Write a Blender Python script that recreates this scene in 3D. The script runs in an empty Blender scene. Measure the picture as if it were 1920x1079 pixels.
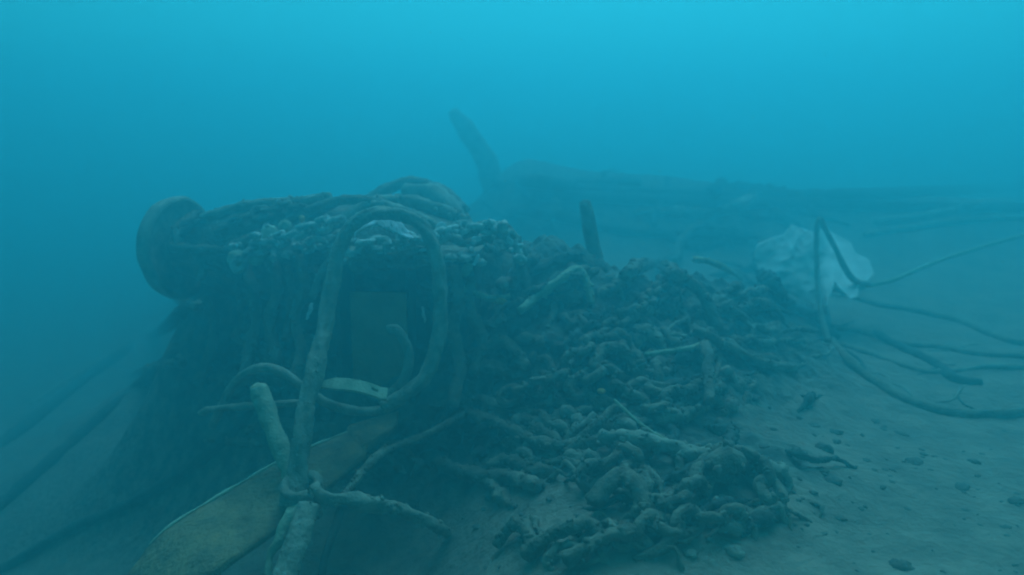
import bpy, math, random
import numpy as np
from mathutils import Vector

SC = bpy.context.scene
COL = SC.collection
R = math.radians

# ------------------------------------------------------------------ camera
CAM_Z, PITCH, HFOV = 1.5, 11.6, 65.0
cam_d = bpy.data.cameras.new('camera')
cam = bpy.data.objects.new('camera', cam_d); COL.objects.link(cam)
cam.location = (0, 0, CAM_Z)
cam.rotation_euler = (R(90 - PITCH), 0, 0)
cam_d.sensor_fit = 'HORIZONTAL'; cam_d.angle_x = R(HFOV)
cam_d.clip_start = 0.05; cam_d.clip_end = 400
cam_d.dof.use_dof = True; cam_d.dof.focus_distance = 3.2; cam_d.dof.aperture_fstop = 1.2
SC.camera = cam
F_PX = 960 / math.tan(R(HFOV / 2))

# ------------------------------------------------------------------ daylight filtered by the water above
SUN_EL, SUN_AZ = 60.0, 10.0            # degrees above the horizon; clockwise from +Y
world = bpy.data.worlds.new('World'); SC.world = world; world.use_nodes = True
wn = world.node_tree; wn.nodes.clear()
sky = wn.nodes.new('ShaderNodeTexSky'); sky.sky_type = 'NISHITA'; sky.sun_disc = False
sky.sun_elevation = R(SUN_EL); sky.sun_rotation = R(SUN_AZ)
tint = wn.nodes.new('ShaderNodeMix'); tint.data_type = 'RGBA'; tint.blend_type = 'MULTIPLY'
tint.inputs[0].default_value = 1.0
tint.inputs[7].default_value = (0.05, 0.65, 0.60, 1)   # red and some blue are lost on the way down
bg = wn.nodes.new('ShaderNodeBackground'); bg.inputs[1].default_value = 0.08
wo = wn.nodes.new('ShaderNodeOutputWorld')
wn.links.new(sky.outputs[0], tint.inputs[6]); wn.links.new(tint.outputs[2], bg.inputs[0]); wn.links.new(bg.outputs[0], wo.inputs[0])
sun_d = bpy.data.lights.new('sun', 'SUN'); sun_d.energy = 2.5; sun_d.angle = R(50); sun_d.color = (0.23, 0.60, 0.90)
sun = bpy.data.objects.new('sun', sun_d); COL.objects.link(sun)
sd = Vector((math.sin(R(SUN_AZ)) * math.cos(R(SUN_EL)), math.cos(R(SUN_AZ)) * math.cos(R(SUN_EL)), math.sin(R(SUN_EL))))
sun.rotation_euler = sd.to_track_quat('Z', 'Y').to_euler(); sun.location = (0, 0, 30)
vs = SC.view_settings
vs.view_transform = 'Standard'; vs.look = 'None'; vs.gamma = 1; vs.use_curve_mapping = False; vs.exposure = 0.92
SC.cycles.use_denoising = True
SC.cycles.volume_bounces = 2
SC.cycles.max_bounces = 4
SC.cycles.filter_width = 2.0

# ------------------------------------------------------------------ noise
_rs = np.random.RandomState(7)
_perm = _rs.permutation(256); _perm = np.concatenate([_perm, _perm, _perm])
_grad = _rs.normal(size=(256, 3)); _grad /= np.linalg.norm(_grad, axis=1)[:, None]
def pnoise(p):
    p = np.asarray(p, float); i = np.floor(p).astype(int); f = p - i
    u = f * f * f * (f * (f * 6 - 15) + 10); i &= 255
    def g(dx, dy, dz):
        h = _perm[_perm[_perm[(i[:, 0] + dx) & 255] + ((i[:, 1] + dy) & 255)] + ((i[:, 2] + dz) & 255)]
        return np.einsum('ij,ij->i', _grad[h], f - np.array([dx, dy, dz]))
    def mix(a, b, t): return a + (b - a) * t
    x00 = mix(g(0,0,0), g(1,0,0), u[:,0]); x10 = mix(g(0,1,0), g(1,1,0), u[:,0])
    x01 = mix(g(0,0,1), g(1,0,1), u[:,0]); x11 = mix(g(0,1,1), g(1,1,1), u[:,0])
    return mix(mix(x00, x10, u[:,1]), mix(x01, x11, u[:,1]), u[:,2])
def fbm(p, octs=3, rough=0.5):
    s = 0; a = 1.0; p = np.asarray(p, float)
    for k in range(octs):
        s = s + a * pnoise(p + 17.3 * k); a *= rough; p = p * 2.03
    return s
def sstep(a, b, x):
    t = np.clip((x - a) / (b - a), 0, 1); return t * t * (3 - 2 * t)

# ------------------------------------------------------------------ terrain
def bump(x, y, cx, cy, rx, ry, h, ang=0.0, pw=1.0):
    c, s = math.cos(ang), math.sin(ang)
    dx = (x - cx) * c + (y - cy) * s; dy = -(x - cx) * s + (y - cy) * c
    return h * np.exp(-((dx / rx) ** 2 + (dy / ry) ** 2) ** pw)
def height(x, y):
    x = np.atleast_1d(np.asarray(x, float)); y = np.atleast_1d(np.asarray(y, float))
    z = -0.42 * sstep(0.25, -0.55, x) - 0.95 * sstep(-0.9, -4.2, x) * sstep(0.5, 3.0, y)
    # silted heaps
    b = bump(x, y, -0.55, 4.35, 1.05, 0.62, 0.62, 0.12, 1.5)        # under the drum
    b = b + bump(x, y, -1.80, 5.02, 0.62, 0.50, 1.02, 0.1, 1.0) + bump(x, y, -1.40, 4.85, 0.50, 0.45, 0.55, 0.1, 1.0) + bump(x, y, -2.7, 6.4, 1.5, 1.0, 0.55, 0.2, 1.0)     # under the flange
    b = b + bump(x, y, 1.38, 4.85, 0.55, 0.50, 0.30, 0.0, 1.2)
    b = b + bump(x, y, 0.62, 4.45, 0.85, 0.75, 0.50, 0.0, 1.2)      # middle heap
    b = b + bump(x, y, 0.35, 3.65, 0.75, 0.40, 0.20, 0.1, 1.2)
    b = b + bump(x, y, 0.78, 3.08, 0.62, 0.32, 0.15, 0.25, 1.2)
    b = b + bump(x, y, 0.45, 2.65, 0.45, 0.16, 0.06, 0.2, 1.2)
    z = z + b
    z = z + bump(x, y, 0.75, 10.2, 2.3, 1.5, 0.80, -0.1, 1.3) + bump(x, y, -0.15, 10.0, 0.75, 0.7, 0.34, 0, 1)         # far heap
    z = z + bump(x, y, 4.9, 9.8, 2.9, 1.8, 0.62, 0.1, 1.1)
    P = np.stack([x, y, 0 * x], 1)
    rough = np.clip(b * 3.0, 0, 1) * (1 - .65 * sstep(-.85, -1.35, x))
    z = z + 0.05 * fbm(P * 0.7 + 3.1, 2) + 0.022 * fbm(P * 3.1 + 8.7, 3)
    z = z + rough * (0.10 * fbm(P * 4.3 + 1.7, 3) + 0.075 * np.abs(fbm(P * 9.0 + 5.1, 3)) + 0.02 * fbm(P * 26.0, 2))
    # ridges running down the slope on the left
    lf = sstep(-0.7, -1.6, x) * sstep(7.0, 4.0, y)
    z = z + lf * 0.10 * np.sin((x * 0.42 + y * 0.9) * 4.2 + 1.2 * pnoise(P * 0.8 + 4.4))
    z = z + 0.006 * pnoise(P * 16.0)
    return z
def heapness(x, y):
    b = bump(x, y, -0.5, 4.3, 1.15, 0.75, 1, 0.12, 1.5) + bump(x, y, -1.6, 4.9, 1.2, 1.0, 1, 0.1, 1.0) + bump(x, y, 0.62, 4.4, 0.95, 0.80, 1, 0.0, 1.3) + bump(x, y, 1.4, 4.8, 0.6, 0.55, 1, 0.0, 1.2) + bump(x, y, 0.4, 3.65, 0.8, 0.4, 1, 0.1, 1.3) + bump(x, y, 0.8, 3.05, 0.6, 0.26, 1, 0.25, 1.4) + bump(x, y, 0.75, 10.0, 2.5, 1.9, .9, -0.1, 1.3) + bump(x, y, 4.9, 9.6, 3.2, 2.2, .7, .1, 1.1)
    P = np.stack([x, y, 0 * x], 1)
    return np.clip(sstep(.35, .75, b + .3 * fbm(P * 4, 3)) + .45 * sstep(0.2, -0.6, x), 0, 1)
def ray(px, py):
    a = (px - 960) / F_PX; b = -(py - 539.5) / F_PX
    cp, sp = math.cos(R(PITCH)), math.sin(R(PITCH))
    return np.array([a, cp + b * sp, -sp + b * cp])
def at(px, py, Y):
    d = ray(px, py); return np.array([0, 0, CAM_Z]) + d * (Y / d[1])
def on(px, py, lift=0.0):
    d = ray(px, py); t = np.arange(1.2, 26, 0.01)
    P = d[None, :] * t[:, None]
    g = P[:, 2] + CAM_Z - height(P[:, 0], P[:, 1])
    k = np.argmax(g < 0) if (g < 0).any() else len(t) - 1
    q = P[k] + np.array([0, 0, CAM_Z]); q[2] += lift; return q
def gz(x, y): return float(height(x, y)[0])

# ------------------------------------------------------------------ materials
def mat(name, c1, c2, scale=9.0, rough=0.9, bumpd=0.012, c3=None, spec=0.2):
    m = bpy.data.materials.new(name); m.use_nodes = True
    nt = m.node_tree; bs = nt.nodes['Principled BSDF']; L = nt.links.new
    tc = nt.nodes.new('ShaderNodeTexCoord')
    n1 = nt.nodes.new('ShaderNodeTexNoise'); n1.inputs['Scale'].default_value = scale; n1.inputs['Detail'].default_value = 6; n1.inputs['Roughness'].default_value = 0.65
    L(tc.outputs['Object'], n1.inputs['Vector'])
    rp = nt.nodes.new('ShaderNodeValToRGB'); e = rp.color_ramp.elements
    e[0].position = 0.36; e[0].color = (*c1, 1); e[1].position = 0.64; e[1].color = (*c2, 1)
    if c3:
        k = rp.color_ramp.elements.new(0.72); k.color = (*c3, 1)
    L(n1.outputs[0], rp.inputs[0]); L(rp.outputs[0], bs.inputs['Base Color'])
    n2 = nt.nodes.new('ShaderNodeTexNoise'); n2.inputs['Scale'].default_value = scale * 5; n2.inputs['Detail'].default_value = 5
    L(tc.outputs['Object'], n2.inputs['Vector'])
    bp = nt.nodes.new('ShaderNodeBump'); bp.inputs['Strength'].default_value = 0.7; bp.inputs['Distance'].default_value = bumpd
    L(n2.outputs[0], bp.inputs['Height']); L(bp.outputs[0], bs.inputs['Normal'])
    bs.inputs['Roughness'].default_value = rough; bs.inputs['Specular IOR Level'].default_value = spec
    return m
M = {}
M['sand'] = mat('silty_sand', (0.17, 0.118, 0.078), (0.31, 0.215, 0.14), 5.0, 0.95, 0.035)
def heap_mix(m):
    nt = m.node_tree; bs = nt.nodes['Principled BSDF']; L = nt.links.new
    src = bs.inputs['Base Color'].links[0].from_socket
    at_ = nt.nodes.new('ShaderNodeAttribute'); at_.attribute_name = 'heap'
    tc = nt.nodes.new('ShaderNodeTexCoord'); n = nt.nodes.new('ShaderNodeTexNoise'); n.inputs['Scale'].default_value = 13; n.inputs['Detail'].default_value = 7
    L(tc.outputs['Object'], n.inputs['Vector'])
    rp = nt.nodes.new('ShaderNodeValToRGB'); e = rp.color_ramp.elements
    e[0].position = .38; e[0].color = (0.06, 0.06, 0.045, 1); e[1].position = .66; e[1].color = (0.20, 0.18, 0.12, 1)
    L(n.outputs[0], rp.inputs[0])
    mx = nt.nodes.new('ShaderNodeMix'); mx.data_type = 'RGBA'
    L(at_.outputs['Fac'], mx.inputs[0]); L(src, mx.inputs[6]); L(rp.outputs[0], mx.inputs[7]); L(mx.outputs[2], bs.inputs['Base Color'])
heap_mix(M['sand'])
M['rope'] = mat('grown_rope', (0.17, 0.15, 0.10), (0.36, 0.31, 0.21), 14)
M['rope_pale'] = mat('pale_rope', (0.24, 0.27, 0.16), (0.42, 0.42, 0.26), 16)
M['rope_dark'] = mat('dark_rope', (0.04, 0.05, 0.04), (0.10, 0.10, 0.07), 12)
M['growth'] = mat('encrusted_growth', (0.11, 0.085, 0.055), (0.28, 0.22, 0.14), 11, 0.95, 0.02, (0.38, 0.31, 0.22))
M['iron'] = mat('rusty_iron', (0.05, 0.05, 0.045), (0.12, 0.10, 0.07), 8)
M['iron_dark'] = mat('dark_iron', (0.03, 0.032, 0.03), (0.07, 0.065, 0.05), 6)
M['plate'] = mat('brown_plate', (0.36, 0.17, 0.07), (0.55, 0.28, 0.12), 6)
M['wood'] = mat('old_wood', (0.14, 0.09, 0.045), (0.34, 0.215, 0.095), 9, 0.9, 0.03, (0.46, 0.27, 0.10))
M['pale'] = mat('pale_coated_metal', (0.34, 0.38, 0.24), (0.50, 0.50, 0.34), 10)
M['bag'] = mat('pale_sheet', (0.38, 0.40, 0.32), (0.66, 0.66, 0.55), 4, 0.6, 0.006)
M['white'] = mat('white_scrap', (0.45, 0.55, 0.50), (0.85, 0.88, 0.82), 9, 0.5, 0.004)
M['orange'] = mat('orange_sponge', (0.5, 0.26, 0.06), (0.7, 0.36, 0.1), 14)
M['pale_growth'] = mat('pale_growth', (0.24, 0.23, 0.17), (0.66, 0.66, 0.54), 14, 0.95, 0.02, (0.85, 0.85, 0.75))
M['stone'] = mat('dark_clump', (0.07, 0.06, 0.045), (0.17, 0.135, 0.09), 18)

# ------------------------------------------------------------------ object helpers
def link(name, verts, faces, m, parent=None, smooth=True):
    verts = np.asarray(verts, float)
    me = bpy.data.meshes.new(name)
    if parent is None:
        lo = verts.min(0); hi = verts.max(0); org = np.array([(lo[0]+hi[0])/2, (lo[1]+hi[1])/2, lo[2]])
    else:
        org = np.array(parent.matrix_world.translation) if False else np.array(parent['_o'])
    me.from_pydata((verts - org).tolist(), [], faces)
    me.materials.append(M[m] if isinstance(m, str) else m)
    if smooth: me.polygons.foreach_set('use_smooth', [True] * len(me.polygons))
    me.update()
    o = bpy.data.objects.new(name, me); COL.objects.link(o)
    if parent is None: o.location = org
    else: o.parent = parent
    return o
def tag(o, label, cat, group=None):
    o['label'] = label; o['category'] = cat
    if group: o['group'] = group
    return o
ROOTS = []
def thing(name, loc, label, cat, group=None):
    o = bpy.data.objects.new(name, None); COL.objects.link(o); o.location = loc; o.empty_display_size = 0.1
    o['_o'] = [float(v) for v in loc]; ROOTS.append(o)
    return tag(o, label, cat, group)

def spline(pts, step):
    P = np.asarray(pts, float)
    if len(P) == 2: P = np.array([P[0], (P[0] + P[1]) / 2, P[1]])
    P = np.vstack([2 * P[0] - P[1], P, 2 * P[-1] - P[-2]])
    out = []
    for i in range(1, len(P) - 2):
        a, b, c, d = P[i-1], P[i], P[i+1], P[i+2]
        n = max(2, int(np.linalg.norm((c - b)[:3]) / step))
        t = np.linspace(0, 1, n, endpoint=False)[:, None]
        out.append(0.5 * (2*b + (c-a)*t + (2*a-5*b+4*c-d)*t*t + (3*b-a-3*c+d)*t**3))
    out.append(P[-2][None, :]); return np.vstack(out)

def tube_geo(pts, r, sides=12, step=None, twist=0.0, strand=0.0, lump=0.25, freq=9.0, fuzz=0.08, seed=0, cap=True, taper=None):
    """swept tube; pts may carry a 4th column = radius factor"""
    P = np.asarray(pts, float)
    if P.shape[1] == 3: P = np.hstack([P, np.ones((len(P), 1))])
    S = spline(P, step or r * 0.55); rad = r * S[:, 3]; S = S[:, :3]
    n = len(S)
    T = np.gradient(S, axis=0); T /= np.linalg.norm(T, axis=1)[:, None] + 1e-9
    ref = np.array([0.13, 0.21, 1.0]); N = np.zeros_like(S)
    v = np.cross(T[0], ref); v /= np.linalg.norm(v); N[0] = v
    for i in range(1, n):
        v = N[i-1] - T[i] * N[i-1].dot(T[i]); N[i] = v / (np.linalg.norm(v) + 1e-9)
    B = np.cross(T, N)
    s = np.concatenate([[0], np.cumsum(np.linalg.norm(np.diff(S, axis=0), axis=1))])
    th = np.linspace(0, 2 * np.pi, sides, endpoint=False)
    dirs = N[:, None, :] * np.cos(th)[None, :, None] + B[:, None, :] * np.sin(th)[None, :, None]
    base = S[:, None, :] + dirs * rad[:, None, None]
    q = base.reshape(-1, 3) + seed * 3.7
    d = lump * fbm(q * freq, 2) + fuzz * fbm(q * freq * 4.5, 2)
    d = d.reshape(n, sides)
    if strand: d = d + strand * (np.abs(np.cos(1.5 * th[None, :] + twist * s[:, None] / r)) - 0.6)
    V = S[:, None, :] + dirs * (rad[:, None] * (1 + d))[:, :, None]
    V = V.reshape(-1, 3).tolist(); Fc = []
    for i in range(n - 1):
        for j in range(sides):
            k = (j + 1) % sides
            Fc.append((i*sides+j, i*sides+k, (i+1)*sides+k, (i+1)*sides+j))
    if cap:
        a = len(V); V.append((S[0] - T[0] * rad[0] * 0.35).tolist()); V.append((S[-1] + T[-1] * rad[-1] * 0.35).tolist())
        for j in range(sides):
            k = (j + 1) % sides
            Fc.append((a, k, j)); Fc.append((a + 1, (n-1)*sides + j, (n-1)*sides + k))
    return V, Fc
def merge(parts):
    V = []; Fc = []
    for v, f in parts:
        b = len(V); V += list(v); Fc += [tuple(i + b for i in q) for q in f]
    return V, Fc
_OCT = None
def oct_sphere():
    global _OCT
    if _OCT is None:
        v = [np.array(p, float) for p in [(1,0,0),(-1,0,0),(0,1,0),(0,-1,0),(0,0,1),(0,0,-1)]]
        f = [(0,2,4),(2,1,4),(1,3,4),(3,0,4),(2,0,5),(1,2,5),(3,1,5),(0,3,5)]; mid = {}; out = []
        def m(a, b):
            k = (min(a, b), max(a, b))
            if k not in mid: q = v[a] + v[b]; v.append(q / np.linalg.norm(q)); mid[k] = len(v) - 1
            return mid[k]
        for a, b, c in f:
            x, y, z = m(a, b), m(b, c), m(c, a); out += [(a,x,z),(x,b,y),(z,y,c),(x,y,z)]
        _OCT = np.array(v), out
    return _OCT
def tufts(V, Fc, r, per_m, length, sides, seed, size=(.25, .7)):
    """small lumps of growth seated on a tube's surface, part of the same mesh"""
    rs = np.random.RandomState(seed); n = int(per_m * length)
    if n == 0: return V, Fc
    P = np.asarray(V); rings = (len(P) - 2) // sides
    i = rs.randint(0, rings, n); j = rs.randint(0, sides, n)
    ctr = P[:rings*sides].reshape(rings, sides, 3).mean(1)[i]; p = P[i*sides + j]; d = p - ctr
    ov, of = oct_sphere(); s = r * rs.uniform(size[0], size[1], n)**1.3
    W = ov[None] * (1 + rs.uniform(-.35, .35, (n, len(ov), 1))) * s[:, None, None] * rs.uniform(.6, 1.4, (n, 1, 3)) + (ctr + d*rs.uniform(.75, 1.05, (n, 1)))[:, None, :]
    b = len(P); F2 = [(b + k*len(ov) + a, b + k*len(ov) + q, b + k*len(ov) + c) for k in range(n) for a, q, c in of]
    return np.vstack([P, W.reshape(-1, 3)]).tolist(), Fc + F2
def plen(pts): P = np.asarray([q[:3] for q in pts]); return float(np.linalg.norm(np.diff(P, axis=0), axis=1).sum())
_seed = [0]
def rope(name, pts, r, m, label, cat='rope', group=None, **k):
    _seed[0] += 1
    k.setdefault('strand', 0.16); k.setdefault('twist', 0.55); k.setdefault('fuzz', 0.15)
    tf = k.pop('tuft', 0); ts_ = k.pop('tsize', (.2, .6))
    V, Fc = tube_geo(pts, r, seed=_seed[0], **k)
    if tf: V, Fc = tufts(V, Fc, r, tf, plen(pts), k.get('sides', 12), _seed[0], ts_)
    return tag(link(name, V, Fc, m), label, cat, group)
def blob_geo(c, rx, ry, rz, n=14, amp=0.35, freq=1.6, seed=0, rot=0.0):
    V = []; Fc = []
    th = np.linspace(0, np.pi, n); ph = np.linspace(0, 2*np.pi, 2*n, endpoint=False)
    D = np.array([[math.sin(t)*math.cos(p), math.sin(t)*math.sin(p), math.cos(t)] for t in th for p in ph])
    k = 1 + amp * fbm(D * freq + seed * 5.3, 3)
    Q = D * k[:, None] * np.array([rx, ry, rz])
    cr, sr = math.cos(rot), math.sin(rot)
    Q = np.stack([Q[:,0]*cr - Q[:,1]*sr, Q[:,0]*sr + Q[:,1]*cr, Q[:,2]], 1) + np.asarray(c)
    m = 2 * n
    for i in range(n - 1):
        for j in range(m):
            j2 = (j + 1) % m
            if i == 0: Fc.append((j2*0, (i+1)*m+j, (i+1)*m+j2))
            elif i == n - 2: Fc.append((i*m+j, (n-1)*m, i*m+j2))
            else: Fc.append((i*m+j, (i+1)*m+j, (i+1)*m+j2, i*m+j2))
    return Q.tolist(), Fc

# ------------------------------------------------------------------ seabed
def axis(lo, hi, a, b, fine, coarse):
    xs = [a]
    while xs[-1] < b: xs.append(xs[-1] + fine)
    s = fine
    while xs[-1] < hi: s = min(s * 1.12, coarse); xs.append(xs[-1] + s)
    s = fine; left = [a]
    while left[-1] > lo: s = min(s * 1.12, coarse); left.append(left[-1] - s)
    return np.array(left[:0:-1] + xs)
gx = axis(-34, 34, -2.2, 2.6, 0.014, 1.0); gy = axis(-6, 44, 2.2, 5.4, 0.014, 1.0)
X, Y = np.meshgrid(gx, gy); Z = height(X.ravel(), Y.ravel())
nx, ny = len(gx), len(gy)
V = np.stack([X.ravel(), Y.ravel(), Z], 1)
idx = np.arange(nx * ny).reshape(ny, nx)
Fq = np.stack([idx[:-1,:-1].ravel(), idx[:-1,1:].ravel(), idx[1:,1:].ravel(), idx[1:,:-1].ravel()], 1)
me = bpy.data.meshes.new('seabed'); me.from_pydata(V.tolist(), [], Fq.tolist())
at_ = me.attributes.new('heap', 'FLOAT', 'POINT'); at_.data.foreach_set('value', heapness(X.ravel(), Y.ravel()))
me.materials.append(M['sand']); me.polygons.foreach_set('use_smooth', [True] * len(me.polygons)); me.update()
seabed = bpy.data.objects.new('seabed', me); COL.objects.link(seabed); seabed['kind'] = 'structure'

# ------------------------------------------------------------------ the wrecked cable drum
def ring_disc(c, ax, r_out, r_in, thick, n=56, dent=0.02, seed=0):
    """flange: a thick disc with a raised rim and a hub hole"""
    ax = ax / np.linalg.norm(ax); u = np.cross(ax, [0, 0, 1.0]); u /= np.linalg.norm(u); w = np.cross(u, ax)
    prof = [(r_in, -thick*.5), (r_in, thick*.5), (r_in*2.4, thick*.55), (r_in*2.5, thick*.2), (r_out*.86, thick*.2), (r_out*.88, thick*.6), (r_out*.97, thick*.6),
            (r_out, thick*.3), (r_out, -thick*.3), (r_out*.97, -thick*.6), (r_out*.88, -thick*.6), (r_out*.86, -thick*.2), (r_in*2.5, -thick*.2)]
    V = []; Fc = []; m = len(prof)
    for i in range(n):
        a = 2*math.pi*i/n; d = math.cos(a)*u + math.sin(a)*w
        for (r, h) in prof:
            k = 1 + dent * float(pnoise(np.array([[d[0]*2+seed, d[1]*2, d[2]*2+r*3]]))[0]) * 3
            V.append(c + d*r*k + ax*h)
    for i in range(n):
        for j in range(m):
            Fc.append((i*m+j, ((i+1)%n)*m+j, ((i+1)%n)*m+(j+1)%m, i*m+(j+1)%m))
    return V, Fc
A = at(336, 466, 4.75); Bc = at(930, 560, 4.45)          # axis ends
axd = Bc - A; axd[2] *= 0.3; axd /= np.linalg.norm(axd)
face = np.array([0.95, -0.30, 0.05])                     # the flange is bent on its hub
drum = thing('cable_drum', (A + Bc) / 2 * np.array([1, 1, 0]) + np.array([0, 0, gz(*((A + Bc) / 2)[:2])]),
             'large dark wrecked drum lying on its side with a round flange at one end', 'drum')
V, Fc = ring_disc(A, face, 0.305, 0.04, 0.07, seed=1); link('flange', V, Fc, 'rope', drum)  # lighter colour puts haze into the flange so it fades against the water
pts = [A + axd*0.02, A + axd*0.35, A + axd*0.9, A + axd*1.5, Bc]
V, Fc = tube_geo([(*p, k) for p, k in zip(pts, (0.5, 0.82, 1.0, 1.0, 0.85))], 0.30, sides=44, step=0.05, lump=0.16, freq=3.0, fuzz=0.04, seed=3)
link('barrel', V, Fc, 'growth', drum)
V, Fc = tube_geo([A - face*0.10, A, A + axd*0.2], 0.055, sides=14, lump=0.1); link('axle', V, Fc, 'iron', drum)

def slab_geo(poly, off, n=1):
    """polygon (3-D points) given thickness by the vector off"""
    k = len(poly); V = [np.asarray(p) for p in poly] + [np.asarray(p) + off for p in poly]
    Fc = [tuple(range(k)), tuple(range(2*k-1, k-1, -1))]
    for i in range(k): Fc.append((i, k + i, k + (i+1) % k, (i+1) % k))
    return V, Fc
# steel housing around the drum's gear: the dark recess below the loop of rope
def box_geo(c, ex, ey, ez):
    V = [c + sx*ex + sy*ey + sz*ez for sz in (-1, 1) for sy in (-1, 1) for sx in (-1, 1)]
    return V, [(0,2,3,1), (4,5,7,6), (0,1,5,4), (2,6,7,3), (0,4,6,2), (1,3,7,5)]
HL = at(640, 640, 3.98); HR = at(880, 640, 3.93)
hx = HR - HL; hx[2] = 0; hw = np.linalg.norm(hx); hx /= hw; hy = np.array([-hx[1], hx[0], 0])
base = (HL + HR) / 2; base[2] = gz(base[0], base[1] ) * 0 + at(760, 800, 3.95)[2]
top = at(760, 488, 3.98)[2]; hh = top - base[2]
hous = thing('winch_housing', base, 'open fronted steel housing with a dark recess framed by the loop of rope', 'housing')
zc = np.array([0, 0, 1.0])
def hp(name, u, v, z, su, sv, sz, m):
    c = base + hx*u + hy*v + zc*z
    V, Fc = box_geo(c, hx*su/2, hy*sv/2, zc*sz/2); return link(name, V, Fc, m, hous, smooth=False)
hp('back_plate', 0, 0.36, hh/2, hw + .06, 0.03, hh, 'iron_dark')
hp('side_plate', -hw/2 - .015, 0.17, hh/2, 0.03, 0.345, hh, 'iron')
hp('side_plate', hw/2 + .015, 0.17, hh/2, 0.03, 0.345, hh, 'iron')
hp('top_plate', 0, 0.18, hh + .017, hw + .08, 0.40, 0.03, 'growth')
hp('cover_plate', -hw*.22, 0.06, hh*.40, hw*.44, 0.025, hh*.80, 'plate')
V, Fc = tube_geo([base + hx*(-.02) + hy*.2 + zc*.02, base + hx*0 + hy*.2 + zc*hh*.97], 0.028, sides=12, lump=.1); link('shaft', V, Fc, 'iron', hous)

# ------------------------------------------------------------------ big loop of rope and what hangs with it
loop = [(556, 935, 2.98), (560, 880, 3.04), (567, 810, 3.1), (578, 745, 3.18), (592, 690, 3.26), (608, 612, 3.4), (622, 535, 3.5), (636, 470, 3.55), (658, 425, 3.58),
        (700, 402, 3.6), (745, 402, 3.62), (788, 422, 3.62), (815, 470, 3.6), (825, 540, 3.56), (824, 610, 3.52), (815, 665, 3.48), (795, 708, 3.44), (760, 740, 3.4), (718, 764, 3.38)]
W = [1.25, 1.22, 1.2, 1.12, 1.2, 1.1, 1.06, 1.0, .96, .95, .92, .92, .95, .98, 1, 1, 1, .95, .9]
rope('rope_loop', [(*at(*p), w) for p, w in zip(loop, W)], 0.0315, 'rope', 'thick growth covered rope standing up in a tall arched loop', 'rope', lump=.2, strand=.30, twist=.42, sides=24, fuzz=.2, step=.011, tuft=420, tsize=(.08, .26))
rope('hose', [at(*p) for p in [(398, 800, 3.75), (415, 765, 3.7), (438, 722, 3.6), (468, 697, 3.5), (500, 690, 3.42), (535, 702, 3.36), (565, 724, 3.34), (592, 744, 3.34), (630, 763, 3.36), (680, 772, 3.38), (720, 768, 3.40), (752, 752, 3.46)]],
     0.021, 'rope', 'thin arched hose passing left behind the tall rope loop', 'hose', strand=0.03, lump=.15)
rope('frayed_rope_end', [(*at(*p), w) for *p, w in [(372, 776, 3.5, .5), (384, 772, 3.5, 1.1), (400, 768, 3.48, .8), (440, 764, 3.44, 1), (500, 760, 3.40, .9), (560, 756, 3.36, .9)]],
     0.017, 'rope', 'short thin rope end reaching left past the pale pipe stub', 'rope', strand=.2)
rope('hook', [at(*p) for p in [(728, 620, 3.55), (742, 618, 3.55), (756, 636, 3.54), (766, 662, 3.53), (764, 695, 3.52), (750, 722, 3.50), (728, 742, 3.48), (712, 752, 3.46)]],
     0.0235, 'rope', 'curved hook of growth covered pipe inside the lower part of rope loop', 'hook', strand=.0, lump=.2)

# pale stub: open pipe with a wall
def pipe_geo(a, b, r, wall, n=28, seed=0, wob=0.05):
    a = np.asarray(a); b = np.asarray(b); d = b - a; Lh = np.linalg.norm(d); d /= Lh
    u = np.cross(d, [0, 0, 1.0]); u /= np.linalg.norm(u); w = np.cross(u, d)
    m = 22; V = []; Fc = []
    rings = [(i / m * Lh, r, 1) for i in range(m + 1)] + [(Lh, r - wall, 0), (Lh * .8, r - wall, 0)]
    rings = [(0, r - wall, 0)] + rings
    for (h, rr, k) in rings:
        for j in range(n):
            t = 2*math.pi*j/n; dd = math.cos(t)*u + math.sin(t)*w; p = a + d*h + dd*rr
            q = wob * float(fbm(np.array([p*13 + seed]), 2)[0]) * (1 if k else .3)
            V.append(p + dd * rr * q)
    for i in range(len(rings) - 1):
        for j in range(n):
            k = (j+1) % n; Fc.append((i*n+j, i*n+k, (i+1)*n+k, (i+1)*n+j))
    return V, Fc
V, Fc = tube_geo([(*at(553, 908, 3.04), 1.05), (*at(530, 845, 3.13), 1.0), (*at(505, 785, 3.22), 1.04), (*at(486, 732, 3.29), 1.0), (*at(483, 722, 3.30), .8)], 0.038, sides=22, step=.012, lump=.24, freq=9, fuzz=.2, seed=5)
tag(link('pipe_stub', V, Fc, 'rope_pale'), 'pale yellowish pipe stub leaning left and leaning on the rope loop', 'pipe')
V, Fc = tube_geo([at(518, 1135, 2.56), at(538, 1070, 2.65), at(560, 1005, 2.76), at(579, 950, 2.86)], 0.043, sides=26, step=.011, strand=.12, twist=.45, lump=.2, fuzz=.2, seed=44)
V, Fc = tufts(V, Fc, .043, 300, .4, 26, 44, (.06, .2))
tag(link('lower_pipe', V, Fc, 'rope'), 'thick pale pipe rising from the lower edge below the rope knot', 'pipe')
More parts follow.
